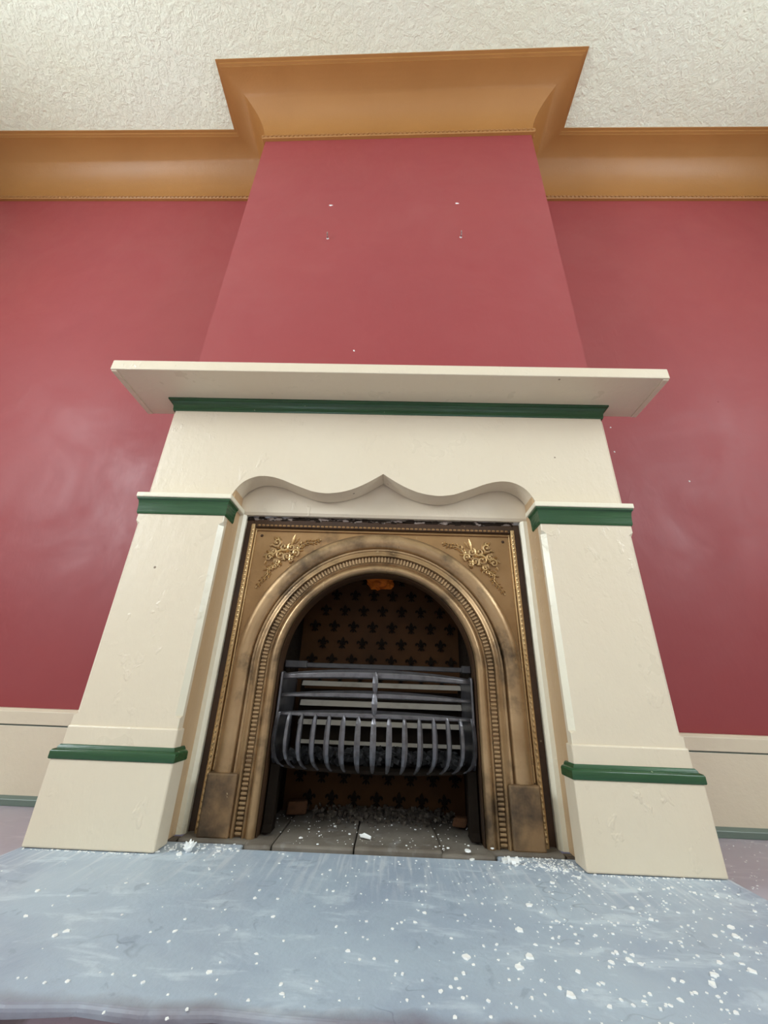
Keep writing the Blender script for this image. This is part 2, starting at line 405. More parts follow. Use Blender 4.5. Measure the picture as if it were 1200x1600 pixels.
# ---- skirting boards in the alcoves
def skirting(name, x0, x1, label):
    y = lambda x, o: recess_y(x) - o
    root = None
    def strip(nm, mat, o, z0, z1, parent, top=0.0):
        m = MB(); pl = [(0, z0), (o, z0), (o, z1 - top), (o - top, z1), (0, z1)]
        m.grid([[(x0, y(x0, a), b) for a, b in pl], [(x1, y(x1, a), b) for a, b in pl]], close_v=True, cap=True)
        return m.build(nm, mat, parent, bevel=.0015)
    root = strip(name, 'skirting', .040, FZ, .214, None)
    tag(root, label, None, None, 'structure')
    strip('top_moulding', 'skirting', .044, .219, .271, root, .010)
    strip('groove_line', 'greygreen', .038, .214, .219, root)
    strip('floor_fillet', 'greygreen', .052, FZ, .006, root, .010)
skirting('baseboard_left', XL, -WC, 'cream skirting board with grey-green fillets in the left alcove')
skirting('baseboard_right', WC, XR, 'cream skirting board with grey-green fillets in the right alcove')

# ================================================================ HEARTH
def slab_poly(m, poly, z0, z1, r=.006):
    m.prism(poly, lambda a, b, d: (a, b, d), z0, z1)
hx = .836
m = MB()
edge = [(-.318, -.058), (-.322, -.026), (-hx - .004, -.026)]
for i in range(0, 21):
    x = -hx + 2 * hx * i / 20
    edge.append((x + random.uniform(-.004, .004), -.612 + random.uniform(-.005, .005)))
edge += [(hx + .004, -.026), (.322, -.026), (.318, -.058)]
slab_poly(m, edge, FZ - .03, 0.0)
hearth = m.build('hearth_slab', 'slate', bevel=.006, seg=3)
tag(hearth, 'large blue-grey slate hearth slab in front of the fireplace', 'hearth')
# smaller firebox slabs behind it
fb = empty('firebox_floor', (0, .1, 0)); tag(fb, 'row of sooty grey-brown stone slabs inside the arched opening', 'paving')
xs = [-.50, -.246, -.038, .179, .50]
for i in range(4):
    g = .0014
    x0, x1 = xs[i] + g, xs[i + 1] - g; s = (i % 2) * .006
    yf = -.156
    poly = [(x0, yf + s * .3), (x1 + .006 * (i - 1), yf + .002), (x1, .20), (x0, .20)]
    if i == 0: poly = [(x0, -.124), (-.318, -.124), (-.314, yf), (x1, yf + .002), (x1, .20), (x0, .20)]
    if i == 3: poly = [(x0, yf), (.314, yf + .002), (.318, -.124), (x1, -.124), (x1, .20), (x0, .20)]
    m = MB(); slab_poly(m, poly, FZ, (.006, .010, .012, .006)[i])
    m.build('stone_slab', 'stone', fb, bevel=.006, seg=2)
# bed of mortar under jambs
mo = MB()
for sx in (-1, 1):
    a, b = sorted((sx * .503, sx * .836))
    mo.box(a, b, -.024, .01, FZ, .0005)
tag(mo.build('trim_2', 'mortar'), 'crumbling brown mortar bed under the mantel jambs', None, None, 'structure')

m = MB(); pts = [(-hx - .01 + i * (2 * hx + .02) / 30) for i in range(31)]
m.grid([[(x, -.606, FZ), (x, -.606, -.009), (x, -.619 + random.uniform(-.002, .002), -.013), (x, -.624 + random.uniform(-.003, .003), FZ + .001)] for x in pts])
tag(m.build('trim_3', 'dirtjoint'), 'dark dirty joint along the front edge of the hearth', None, None, 'structure')

# ================================================================ MANTELPIECE
mp = empty('mantelpiece', (0, 0, 0))
tag(mp, 'cream painted mantelpiece with green mouldings and scalloped frieze', 'mantelpiece')
YP = -.1056; YF_ = -.0646; YS = .015; XI, XO = .5225, .8151
ZS0, ZS1 = 1.3955, 1.4385
# shelf
m = MB(); WS = .995
m.prism([(-WS, -.2335), (WS, -.2335), (WS, breast_y(WC) - .001), (WC, breast_y(WC) - .001), (-WC, breast_y(-WC) - .001), (-WS, breast_y(-WC) - .001)],
        lambda a, b, d: (a, b, d), ZS0, ZS1)
shelf = m.build('shelf', 'cream', mp, bevel=.003)
for sx in (-1, 1):
    m = MB(); a, b = sorted((sx * (WS - .002), sx * (WS - .022)))
    m.box(a, b, -.228, breast_y(sx * WC) - .004, ZS0 - .004, ZS0 + .001).build('edge_lip', 'cream', shelf, bevel=.0015)
# frieze board with its scalloped lower edge
half = [(0, 1.083), (.027, 1.064), (.062, 1.041), (.105, 1.019), (.145, 1.006), (.185, 1.000), (.212, 1.000), (.25, 1.006), (.289, 1.020),
        (.325, 1.034), (.36, 1.049), (.40, 1.0605), (.435, 1.0635), (.462, 1.059), (.487, 1.047), (.507, 1.030), (.522, 1.008), (.532, .985), (.538, .955)]
def smooth_half(pts, n=4):
    out = []
    for i in range(len(pts) - 1):
        p0, p1, p2, p3 = pts[max(i - 1, 0)], pts[i], pts[i + 1], pts[min(i + 2, len(pts) - 1)]
        for k in range(n):
            t = k / n
            out.append(tuple(.5 * (2 * b + (c - a) * t + (2 * a - 5 * b + 4 * c - d) * t * t + (-a + 3 * b - 3 * c + d) * t ** 3) for a, b, c, d in zip(p0, p1, p2, p3)))
    return out + [pts[-1]]
hs = smooth_half(half)
curve = [(-x, z) for x, z in hs[::-1]] + hs[1:]
XF = .8317
front, back = [], []
top = ZS0
# strips between curve and top edge (keeps the concave outline clean)
m = MB()
fr = [(x, YF_, z) for x, z in curve]; bk = [(x, .010, z) for x, z in curve]
ft = [(x, YF_, top) for x, z in curve]; bt = [(x, .010, top) for x, z in curve]
m.grid([ft, fr, bk, bt])
c = .008
for sx in (-1, 1):
    poly = [(.538, YF_), (XF - c, YF_), (XF, YF_ + c), (XF, breast_y(sx * XF) - .001), (.538, .010)]
    m.prism([(sx * a, b) for a, b in poly], lambda a, b, d: (a, b, d), .955, top)
frieze = m.build('frieze', 'cream', mp)
for p in frieze.data.polygons: p.use_smooth = False
# vertical joint bead on either edge of the frieze
for sx in (-1, 1):
    m = MB(); m.box(*sorted((sx * (XF - .002), sx * (XF + .006))), YF_ + .014, breast_y(sx * XF) - .001, .962, top - .05)
    m.build('side_fillet', 'cream_edge', frieze, bevel=.0015)
# green cove moulding under the shelf
def cove_profile(z0, z1, out, back):
    pts = [(back, z0), (-.002, z0), (-.004, z0 + .006)]
    for i in range(7):
        a = math.pi / 2 * i / 6
        pts.append((-.004 - (out - .006) * (1 - math.cos(a)), z0 + .008 + (z1 - z0 - .016) * math.sin(a)))
    pts += [(-out, z1 - .006), (-out, z1), (back, z1)]
    return pts
def mitred(m, prof, x0, x1, yface, yback_l, yback_r):
    """moulding round the front and both ends of a block; prof (offset<0 outward, z)"""
    rows = []
    for o, z in prof:
        e = -min(o, 0); y = yface + o
        rows.append([(x0 - e, yback_l, z), (x0 - e, y, z), (x1 + e, y, z), (x1 + e, yback_r, z)])
    m.grid(rows)
    m.f.append(tuple(len(m.v) - len(prof) * 4 + 4 * i for i in range(len(prof))))
    m.f.append(tuple(len(m.v) - len(prof) * 4 + 4 * i + 3 for i in range(len(prof))))
    return m
m = mitred(MB(), cove_profile(1.347, ZS0, .023, .0), -XF, XF, YF_, breast_y(-XF) - .001, breast_y(XF) - .001)
m.build('shelf_moulding', 'green', mp, smooth=True)
# recessed panel under the scallop, slips either side of the iron
m = MB(); SO = .499; ZO = .946
m.grid([[(x, YS, 1.10), (x, YS, ZO + .010), (x, YS + .006, ZO), (x, .060, ZO), (x, .060, 1.10)] for x in (-XI, XI)], close_v=True, cap=True)
m.build('recessed_panel', 'cream', mp)
for sx in (-1, 1):
    m = MB()
    poly = [(sx * XI, YS), (sx * (SO + .010), YS), (sx * SO, YS + .010), (sx * SO, .060), (sx * XI, .060)]
    m.prism(poly, lambda a, b, d: (a, b, d), .002, ZO); m.build('slip', 'cream_edge', mp)
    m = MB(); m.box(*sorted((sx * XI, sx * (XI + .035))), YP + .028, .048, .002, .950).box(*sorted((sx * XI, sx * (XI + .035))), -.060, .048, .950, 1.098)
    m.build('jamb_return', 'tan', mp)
# pilasters
for sx in (-1, 1):
    m = MB(); ch = .014
    X = lambda a: sx * a
    def sec(c): return [(X(XI), YP + c), (X(XI + c), YP), (X(XO - c), YP), (X(XO), YP + c), (X(XO), breast_y(sx * XO) - .001), (X(XI + .036), breast_y(sx * XO) - .001), (X(XI + .036), YP + .028), (X(XI), YP + .028)]
    rows = []
    for z, c_ in ((.20, .0015), (.285, .0015), (.290, ch), (.852, ch), (.862, .0015), (.93, .0015)):
        rows.append([(a, b, z) for a, b in sec(c_)])
    m.grid(rows, close_v=True, cap=True)
    pil = m.build('pilaster', 'cream', mp)
    # chamfer faces take a paler cream that paints in the window reflections
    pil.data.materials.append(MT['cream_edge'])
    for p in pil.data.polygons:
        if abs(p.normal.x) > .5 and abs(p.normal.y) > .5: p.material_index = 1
    # capital: slab and green cove
    m = MB(); o = .0155
    m.box(*sorted((X(XI - o), X(XO + o))), YP - o, breast_y(sx * XO) - .001, .9425, .960)
    cap = m.build('capital', 'cream_edge', mp, bevel=.003)
    m = mitred(MB(), cove_profile(.885, .943, .012, .02), *sorted((X(XI), X(XO))), YP, *((breast_y(-XO) - .001, YF_ + .03)[::1] if sx < 0 else (YF_ + .03, breast_y(XO) - .001)))
    m.build('capital_moulding', 'green', cap, smooth=True)
    # plinth
    q = .0149
    m = MB()
    bx0, bx1 = XI - q, XO + q
    secp = lambda e: [(X(bx0 + e), YP - q + e), (X(bx1 - e), YP - q + e), (X(bx1 - e), breast_y(sx * XO) - .001), (X(bx0 + e), breast_y(sx * XO) - .001)]
    poly = [(X(bx0), YP - q), (X(bx1), YP - q), (X(bx1), breast_y(sx * XO) - .001), (X(XI + .036), breast_y(sx * XO) - .001), (X(XI + .036), -.055), (X(bx0), -.055)]
    m.prism(poly, lambda a, b, d: (a, b, d), .001, .186)
    pl = m.build('plinth', 'cream', mp, bevel=.004)
    # upper course of the plinth
    m = MB(); m.box(*sorted((X(XI - .004), X(XO + .004))), YP - .004, -.070, .20, .260)
    m.build('upper_course', 'cream', pl, bevel=.004)
    # green moulding on top
    prf = [(.02, .1835), (-q - .002, .1835), (-q - .0035, .186), (-q - .0035, .201), (-q - .001, .205), (-.010, .2075), (-.0085, .212), (-.005, .216), (.02, .216)]
    yb = (breast_y(-XO) - .001, -.053) if sx < 0 else (-.053, breast_y(XO) - .001)
    m = mitred(MB(), prf, *sorted((X(XI), X(XO))), YP, *yb)
    m.build('plinth_moulding', 'green', pl, smooth=True)

# ================================================================ CAST-IRON INSERT
ins = empty('fireplace_insert', (0, .03, 0))
tag(ins, 'bronze painted cast-iron arched fireplace insert with leafy corner ornaments', 'fireplace')
def at(o, dy=.03):
    o.location.y -= 0.03; return o   # parts are modelled in world coordinates
ZA = .43; YB = .027
def arch_path(r, n=40):
    pts = [(r, 0.002)] + [(r, ZA * k / 6) for k in range(1, 6)]
    pts += [(r * math.cos(math.pi * i / n), ZA + r * math.sin(math.pi * i / n)) for i in range(n + 1)]
    pts += [(-r, ZA * k / 6) for k in range(5, 0, -1)] + [(-r, .002)]
    return pts
# flat plate with the arched hole
m = MB()
inner = arch_path(.440)
def outer_pt(p):
    x, z = p
    if z <= ZA + 1e-6: return (math.copysign(.473, x), z)
    dx, dz = x, z - ZA
    t = min(.473 / abs(dx) if abs(dx) > 1e-6 else 1e9, (.911 - ZA) / dz)
    return (dx * t, ZA + dz * t)
outer = [outer_pt(p) for p in inner]
m.grid([[(x, YB, z) for x, z in outer], [(x, YB, z) for x, z in inner], [(x, YB + .012, z) for x, z in inner], [(x, YB + .012, z) for x, z in outer]], close_u=True)
# square the upper corners
for sx in (-1, 1):
    i = min(range(len(outer)), key=lambda k: (outer[k][0] - sx * .473) ** 2 + (outer[k][1] - .911) ** 2)
    nb = [outer[i - 1], outer[i], outer[i + 1]]
    m.add([(nb[0][0], YB, nb[0][1]), (nb[1][0], YB, nb[1][1]), (nb[2][0], YB, nb[2][1]), (sx * .473, YB, .911)], [(0, 1, 3), (1, 2, 3)])
plate = at(m.build('plate', 'bronze', ins))
# dark outer frame of the iron
m = MB()
for sx in (-1, 1): m.box(*sorted((sx * .472, sx * .4985)), YB + .008, YB + .020, .002, .938)
m.box(-.472, .472, YB + .006, YB + .020, .914, .934)
at(m.build('outer_frame', 'brown_iron', ins, bevel=.002))
# gold beaded border: ridge + bead
fr_ = empty
for sx in (-1, 1):
    m = MB(); m.box(*sorted((sx * .459, sx * .474)), YB - .011, YB + .002, .002, .911)
    rd = at(m.build('border_ridge', 'gold', ins, bevel=.004, seg=2))
    m = MB(); m.box(*sorted((sx * .4515, sx * .4565)), YB - .006, YB + .002, .15, .893)
    at(m.build('inner_line', 'gold', ins, bevel=.0015))
    m = MB()
    for k in range(58):
        z = .02 + k * .0152
        m.ball((sx * .4668, YB - .0115, z), .0045, .0025, .0062, 6, 4)
    b = at(m.build('border_beading', 'gold', ins, smooth=True)); b['kind'] = 'stuff'
m = MB(); m.box(-.459, .459, YB - .011, YB + .002, .897, .911); at(m.build('border_ridge', 'brown_iron', ins, bevel=.004, seg=2))
m = MB(); m.box(-.4565, .4565, YB - .006, YB + .002, .886, .891); at(m.build('inner_line', 'bronze', ins, bevel=.0015))
m = MB()
for k in range(59): m.ball((-.445 + k * .01535, YB - .0115, .904), .0062, .0025, .004, 6, 4)
b = at(m.build('border_beading', 'bronze', ins, smooth=True)); b['kind'] = 'stuff'
# arch mouldings swept round
def sweep(name, prof, mat, **kw):
    m = MB(); m.grid([[(x, y, z) for x, z in arch_path(r, 56)] for r, y in prof])
    return at(m.build(name, mat, ins, smooth=True, **kw))
sweep('outer_arch_band', [(.450, YB + .004), (.448, .010), (.444, .000), (.436, -.006), (.424, -.009), (.412, -.009), (.402, -.006), (.396, -.002), (.393, .004), (.390, .008)], 'bronze_worn')
sweep('middle_arch_band', [(.391, .009), (.389, -.002), (.386, -.006), (.382, -.006), (.379, -.003), (.372, -.005), (.366, -.011), (.362, -.012), (.360, -.008), (.3595, .006), (.338, .008)], 'bronze_worn')
sweep('inner_arch_roll', [(.339, .010), (.3385, -.006), (.336, -.009), (.333, -.006), (.330, -.003), (.326, -.009), (.320, -.014), (.313, -.014), (.307, -.009), (.3045, -.001), (.304, .012)], 'bronze_worn')
sweep('arch_rim', [(.3045, .006), (.302, .000), (.300, .004), (.300, .06), (.306, .06)], 'brown_iron')
m = MB(); r0, r1 = .3395, .3585
L = math.pi * .349 + 2 * (ZA - .01); nd = 176
for k in range(nd):
    s = (k + .5) * L / nd; leg = ZA - .01
    if s < leg: c = Vector((.349, 0, .01 + s)); rad = Vector((1, 0, 0))
    elif s < leg + math.pi * .349:
        a = (s - leg) / .349; rad = Vector((math.cos(a), 0, math.sin(a))); c = rad * .349 + Vector((0, 0, ZA))
    else: c = Vector((-.349, 0, ZA - (s - leg - math.pi * .349))); rad = Vector((-1, 0, 0))
    tan_ = Vector((-rad.z, 0, rad.x))
    m.obox(c + Vector((0, .000, 0)), rad * .0092, Vector((0, .0065, 0)), tan_ * .0033)
b = at(m.build('dentil_moulding', 'bronze_worn', ins, bevel=.0012, seg=1)); b['kind'] = 'stuff'
m = MB(); r_ = random.Random(8)
for k in range(46):
    x = -.49 + k * .0213; m.obox((x, YB + .013, .938 + r_.uniform(-.003, .003)), (.0105, 0, r_.uniform(-.001, .001)), (0, .006 + r_.uniform(0, .003), 0), (0, 0, r_.uniform(.004, .008)))
gp = at(m.build('gap_filler', 'gapfill', ins)); gp['kind'] = 'stuff'
# plain blocks at the foot of the arch
for sx in (-1, 1):
    m = MB(); m.box(*sorted((sx * .371, sx * .456)), -.016, YB, .004, .150)
    at(m.build('base_block', 'bronze_block', ins, bevel=.005, seg=2))
# leafy scroll ornaments in the spandrels
def spiral(m, cx, cz, r, a0, turns, th=.0035, sgn=1):
    pts, rr = [], []
    for i in range(15):
        t = i / 14; a = a0 + sgn * turns * 2 * math.pi * t; q = r * (1 - .8 * t)
        pts.append((cx + q * math.cos(a), YB - .004 - .003 * t, cz + q * math.sin(a))); rr.append(th * (1.1 - .4 * t))
    m.tube(pts, rr, 5); m.ball((pts[-1][0], YB - .008, pts[-1][2]), th * 1.2, th, th * 1.2, 6, 4)
def leaf(m, x, z, ang, ln, w, lift=.007):
    d = Vector((math.cos(ang), 0, math.sin(ang))); n = Vector((-d.z, 0, d.x)); rows = []
    for i in range(6):
        t = i / 5; ww = w * math.sin(math.pi * min(.96, .12 + .85 * t)) ; c = Vector((x, YB, z)) + d * ln * t
        up = Vector((0, -lift * math.sin(math.pi * (.15 + .8 * t)), 0))
        rows.append([c - n * ww + Vector((0, .001, 0)), c - n * ww * .5 + up * .8, c + up * .45, c + n * ww * .5 + up * .8, c + n * ww + Vector((0, .001, 0))])
    m.grid(rows)
def ornament(sx):
    rnd = random.Random(3); m = MB()
    # main cluster
    for (cx, cz, r, a0, tn, sg) in ((-.372, .842, .016, 3.5, 1.2, 1), (-.345, .826, .018, 0.5, 1.1, -1), (-.318, .825, .014, 2.0, 1.2, 1), (-.352, .796, .018, 1.2, 1.2, 1),
                                    (-.328, .790, .016, 4.0, 1.2, -1), (-.302, .806, .013, 5.0, 1.1, 1), (-.380, .806, .014, 2.5, 1.1, -1), (-.392, .786, .015, .4, 1.1, 1),
                                    (-.362, .768, .013, 3.0, 1.2, -1), (-.312, .780, .010, 1.0, 1.0, 1)):
        spiral(m, cx, cz, r, a0, tn, .0044, sg)
    for (x, z, a, l, w_) in ((-.36, .835, 1.9, .034, .010), (-.372, .85, 2.4, .022, .007), (-.318, .835, 1.4, .042, .008), (-.31, .84, 1.0, .03, .006), (-.35, .81, .9, .03, .010), (-.345, .80, -2.2, .04, .012),
                             (-.33, .80, -.7, .032, .010), (-.37, .80, 2.9, .035, .010), (-.395, .80, 3.6, .026, .008), (-.36, .785, -1.3, .036, .010), (-.335, .815, .3, .034, .009),
                             (-.325, .80, 1.9, .03, .009), (-.38, .835, -2.8, .02, .007), (-.40, .775, -2.0, .018, .006)):
        leaf(m, x, z, a, l, w_)
    for _ in range(26):
        a, q = rnd.uniform(0, 6.28), rnd.uniform(.005, .042)
        m.ball((-.346 + q * 1.1 * math.cos(a), YB - .004, .806 + q * math.sin(a)), .0042, .005, .0042, 6, 4)
    # two sprays following the arch
    def spray(pts):
        n = len(pts); P_ = []
        for i in range(n - 1):
            for k in range(4):
                t = k / 4; P_.append((pts[i][0] * (1 - t) + pts[i + 1][0] * t, pts[i][1] * (1 - t) + pts[i + 1][1] * t))
        P_.append(pts[-1])
        m.tube([(x, YB - .003, z) for x, z in P_], [.0035 * (1 - .6 * i / len(P_)) for i in range(len(P_))], 5)
        for i in range(2, len(P_) - 1, 2):
            dx, dz = P_[i + 1][0] - P_[i - 1][0], P_[i + 1][1] - P_[i - 1][1]; a = math.atan2(dz, dx)
            k = 1 - .5 * i / len(P_)
            leaf(m, P_[i][0], P_[i][1], a + .75, .024 * k, .0065 * k); leaf(m, P_[i][0], P_[i][1], a - .75, .022 * k, .0065 * k)
            m.ball((P_[i][0] + .010 * math.cos(a + 1.4) * k, YB - .004, P_[i][1] + .010 * math.sin(a + 1.4) * k), .0042 * k, .004, .0042 * k, 6, 4)
        m.ball((P_[-1][0], YB - .003, P_[-1][1]), .0035, .0035, .0035, 6, 4)
    spray([(-.318, .800), (-.295, .815), (-.285, .834), (-.262, .846), (-.240, .846), (-.218, .856)])
    spray([(-.352, .775), (-.372, .757), (-.392, .745), (-.388, .725), (-.405, .705), (-.421, .678)])
    for _ in range(34):
        a, q = rnd.uniform(0, 6.28), rnd.uniform(.0, .040)
        leaf(m, -.350 + q * 1.15 * math.cos(a), .806 + q * math.sin(a), a + rnd.uniform(-1, 1), rnd.uniform(.012, .022), rnd.uniform(.004, .007), .010)
    m.v = [(sx * -1 * x, y, z) for x, y, z in m.v] if sx > 0 else m.v
    o = at(m.build('leaf_scroll_ornament', 'gold', ins, smooth=True)); return o
ornament(-1); ornament(1)
# screw heads in the plate
for x, z in ((-.432, .868), (.432, .868)):
    m = MB(); m.ball((x, YB - .001, z), .0055, .004, .0055, 8, 4); at(m.build('screw_head', 'brown_iron', ins, smooth=True))
# firebox: back and cheeks
BY = .282; BW = .30
m = MB(); m.box(-BW - .02, BW + .02, BY, BY + .02, .002, .95)
back_ = at(m.build('fireback', 'fireback', ins))
for sx in (-1, 1):
    m = MB(); m.prism([(sx * .303, .045), (sx * .32, .045), (sx * (BW + .03), BY), (sx * BW, BY)], lambda a, b, d: (a, b, d), .012, .95)
    at(m.build('cheek', 'soot', ins))
m = MB(); m.box(-.33, .33, .04, BY + .02, .93, .955); at(m.build('throat_cover', 'soot', ins))
m = MB()
inn2 = arch_path(.303)
out2 = [(math.copysign(.36, x) if z < ZA + .01 else x * 1.2, z if z <= ZA else min(.95, ZA + (z - ZA) * 1.6)) for x, z in inn2]
m.grid([[(x, .045, z) for x, z in inn2], [(x, .045, z) for x, z in out2]]); at(m.build('inner_shield', 'soot', ins))
# fleur-de-lis relief
def fleur_mesh():
    m = MB()
    def pl(poly, t=.006): m.prism(poly, lambda a, b, d: (a, d, b), 0.001, -t)
    pl([(0, .022), (.006, .012), (.0065, .004), (.003, -.003), (-.003, -.003), (-.0065, .004), (-.006, .012)], .008)
    for s in (-1, 1):
        pl([(s * .003, -.003), (s * .008, .006), (s * .014, .009), (s * .020, .006), (s * .0215, .000), (s * .018, -.004), (s * .0155, .000), (s * .013, .002), (s * .009, -.002)][::s])
        pl([(s * .002, -.007), (s * .008, -.013), (s * .013, -.019), (s * .009, -.021), (s * .004, -.015)][::s])
    pl([(-.010, -.003), (.010, -.003), (.010, -.007), (-.010, -.007)], .009)
    pl([(-.003, -.007), (.003, -.007), (.0035, -.018), (0, -.023), (-.0035, -.018)], .007)
    return m
f0 = None
for r in range(14):
    z = .842 - .0612 * r
    if z < .03: break
    off = .0455 if r % 2 == 0 else .008
    for k in range(-6, 6):
        x = off + k * .0745
        if abs(x) > BW - .022: continue
        rx = (random.uniform(-.06, .06))
        if f0 is None:
            f0 = fleur_mesh().build('fleur_de_lis', 'soot', back_); f0.location = (x, BY, z); f0.rotation_euler = (0, rx, 0)
        else:
            inst(f0, 'fleur_de_lis', back_, (x, BY, z), (0, rx, 0))
cheeks = [o for o in ins.children if o.name.startswith('cheek')]
for ck, sx in zip(cheeks, (-1, 1)):
    for r in range(13):
        z = .80 - .0612 * r
        for yy in ((.10, .175, .25) if r % 2 == 0 else (.137, .212)):
            if z < .06: continue
            xx = sx * (.303 + (BW - .303) * (yy - .045) / (BY - .045))
            inst(f0, 'fleur_de_lis', ck, (xx, yy, z), (0, 0, sx * math.radians(90)))

# ================================================================ GRATE
gr = empty('fire_grate', (0, 0, 0)); tag(gr, 'dark grey cast-iron basket grate with bowed bars inside the arch', 'grate')
RA = .627; YC = -.048 + RA; AM = math.asin(.288 / RA)
def arc(a, dr=0.0): return Vector(((RA - dr) * math.sin(a), YC - (RA - dr) * math.cos(a), 0))
def bowed(name, z_end, z_mid, hh_end, hh_mid, depth=.011):
    m = MB(); rows = []; n = 24
    for i in range(n + 1):
        a = -AM + 2 * AM * i / n; k = 1 - (a / AM) ** 2
        z = z_end + (z_mid - z_end) * k; h = hh_end + (hh_mid - hh_end) * k; dp = .005 + depth * k
        p = arc(a); q = arc(a, dp)
        rows.append([(p.x, p.y, z + h * .25), (p.x, p.y, z - h * .75), (q.x, q.y, z - h), (q.x, q.y, z + h)])
    return m.grid(rows, close_v=True, cap=True).build(name, 'grate', gr, bevel=.001, seg=1)
bowed('bowed_bar', .404, .414, .009, .014); bowed('bowed_bar', .350, .359, .005, .011, .022); bowed('bowed_bar', .300, .307, .005, .011, .022)
def fin(prof):
    m = MB(); rows = []
    # flat blade with a slight front ridge, pointed at top and bottom
    for z, yo, th in prof:
        rows.append([(0, yo - .004, z), (th, yo, z), (th * .8, yo + .006, z), (-th * .8, yo + .006, z), (-th, yo, z)])
    return m.grid(rows, close_v=True, cap=True)
fp = [(.304, .000, .0015), (.297, -.004, .0045), (.285, -.007, .0070), (.26, -.009, .0080), (.23, -.010, .0082), (.205, -.007, .0078), (.186, .001, .0066), (.172, .014, .0050), (.163, .030, .0030)]
fo = None
for i in range(15):
    t = -1 + 2 * i / 14; a = AM * .995 * t
    p = arc(a)
    if fo is None:
        fo = fin(fp).build('upright_bar', 'grate', gr); fo.location = p; fo.rotation_euler = (0, 0, a * 1.9)
    else: inst(fo, 'upright_bar', gr, p, (0, 0, a * 1.9))
up = fin([(.422, .000, .002), (.41, -.005, .006), (.39, -.006, .0085), (.372, -.004, .0065), (.362, -.002, .004), (.352, -.004, .0065), (.335, -.006, .0085), (.318, -.005, .007), (.306, -.002, .004)]).build('centre_upright', 'grate', gr)
up.location = arc(0)
# end frames, bottom grid, back rails, rest bar and feet
for sx in (-1, 1):
    e = arc(sx * AM)
    m = MB(); m.prism([(e.y - .006, .416), (e.y + .016, .418), (.24, .40), (.24, .165), (e.y + .03, .160), (e.y + .004, .185), (e.y - .008, .23), (e.y - .008, .30)], lambda a, b, d: (d, a, b), sx * .2885, sx * .2955)
    m.build('end_plate', 'grate', gr, bevel=.002, seg=1)
    m = MB(); m.prism([(e.y + .01, .17), (e.y + .05, .17), (e.y + .038, .020), (e.y + .05, .012), (e.y - .005, .012), (e.y + .006, .03)], lambda a, b, d: (d, a, b), *sorted((sx * .268, sx * .295)))
    m.build('foot', 'soot', gr, bevel=.002, seg=1)
m = MB(); rows = []
n = 20
outer_ = [arc(-AM + 2 * AM * i / n, .03) for i in range(n + 1)]
m.grid([[(p.x, p.y, .160) for p in outer_], [(p.x, .24, .160) for p in outer_], [(p.x, .24, .168) for p in outer_], [(p.x, p.y, .168) for p in outer_]], close_u=True)
m.build('bottom_plate', 'soot', gr)
for z, h in ((.389, .008), (.328, .009), (.270, .0075), (.2125, .005)):
    m = MB(); m.grid([[(x, .186, z - h), (x, .200, z + h), (x, .206, z + h), (x, .196, z - h)] for x in (-.262, .288)], close_v=True, cap=True)
    m.build('back_rail', 'paleiron', gr, bevel=.0015, seg=1)
for x in (-.262, .285):
    MB().box(x - .006, x + .006, .204, .214, .168, .40).build('back_post', 'soot', gr)
MB().box(-.268, .292, .214, .218, .168, .372).build('dark_void_sheet', 'soot', gr)  # dark sheet added to stand in for the black void behind the rails
m = MB(); m.box(-.236, .296, .055, .064, .432, .447); rest = m.build('rest_bar', 'darkgrate', gr, bevel=.002, seg=1)
for x0, x1 in ((-.295, -.225), (.270, .298)): MB().box(x0, x1, .050, .074, .430, .452).build('rest_bracket', 'darkgrate', rest, bevel=.002, seg=1)

# ================================================================ LOOSE THINGS
def lump(name, mat, c, sx, sy, sz, seed, parent=None, rough=.25, nu=10, nv=7):
    r = random.Random(seed); m = MB(); rows = []
    ph = [r.uniform(0, 6.28) for _ in range(6)]
    for i in range(nv + 1):
        p = math.pi * i / nv; row = []
        for j in range(nu):
            t = 2 * math.pi * j / nu
            k = 1 + rough * (math.sin(3 * t + ph[0] + 2 * p) * .5 + math.sin(5 * t + ph[1]) * .25 * math.sin(p) + math.cos(4 * p + ph[2]) * .3) + (r.uniform(-.1, .1) if 0 < i < nv else 0)
            row.append((k * sx * math.sin(p) * math.cos(t), k * sy * math.sin(p) * math.sin(t), k * sz * math.cos(p)))
        rows.append(row)
    m.grid(rows, close_v=True)
    return m.build(name, mat, parent, loc=c)
tag(lump('foam_lump', 'foam', (.000, .245, .775), .056, .038, .034, 4, None, .3, 16, 10), 'orange crumbly lump wedged in the top of the arched opening', 'foam')
tag(MB().obox((-.24, .215, .031), (.030, .008, 0), (-.004, .018, 0), (.002, 0, .018)).build('brick_fragment', 'brick', bevel=.006), 'brown brick fragment behind the grate at its left foot', 'brick')
tag(MB().obox((.262, .15, .026), (.020, -.006, 0), (.005, .016, 0), (.004, 0, .012)).build('brick_fragment', 'brick', bevel=.006), 'small brown brick fragment by the right foot of the grate', 'brick')
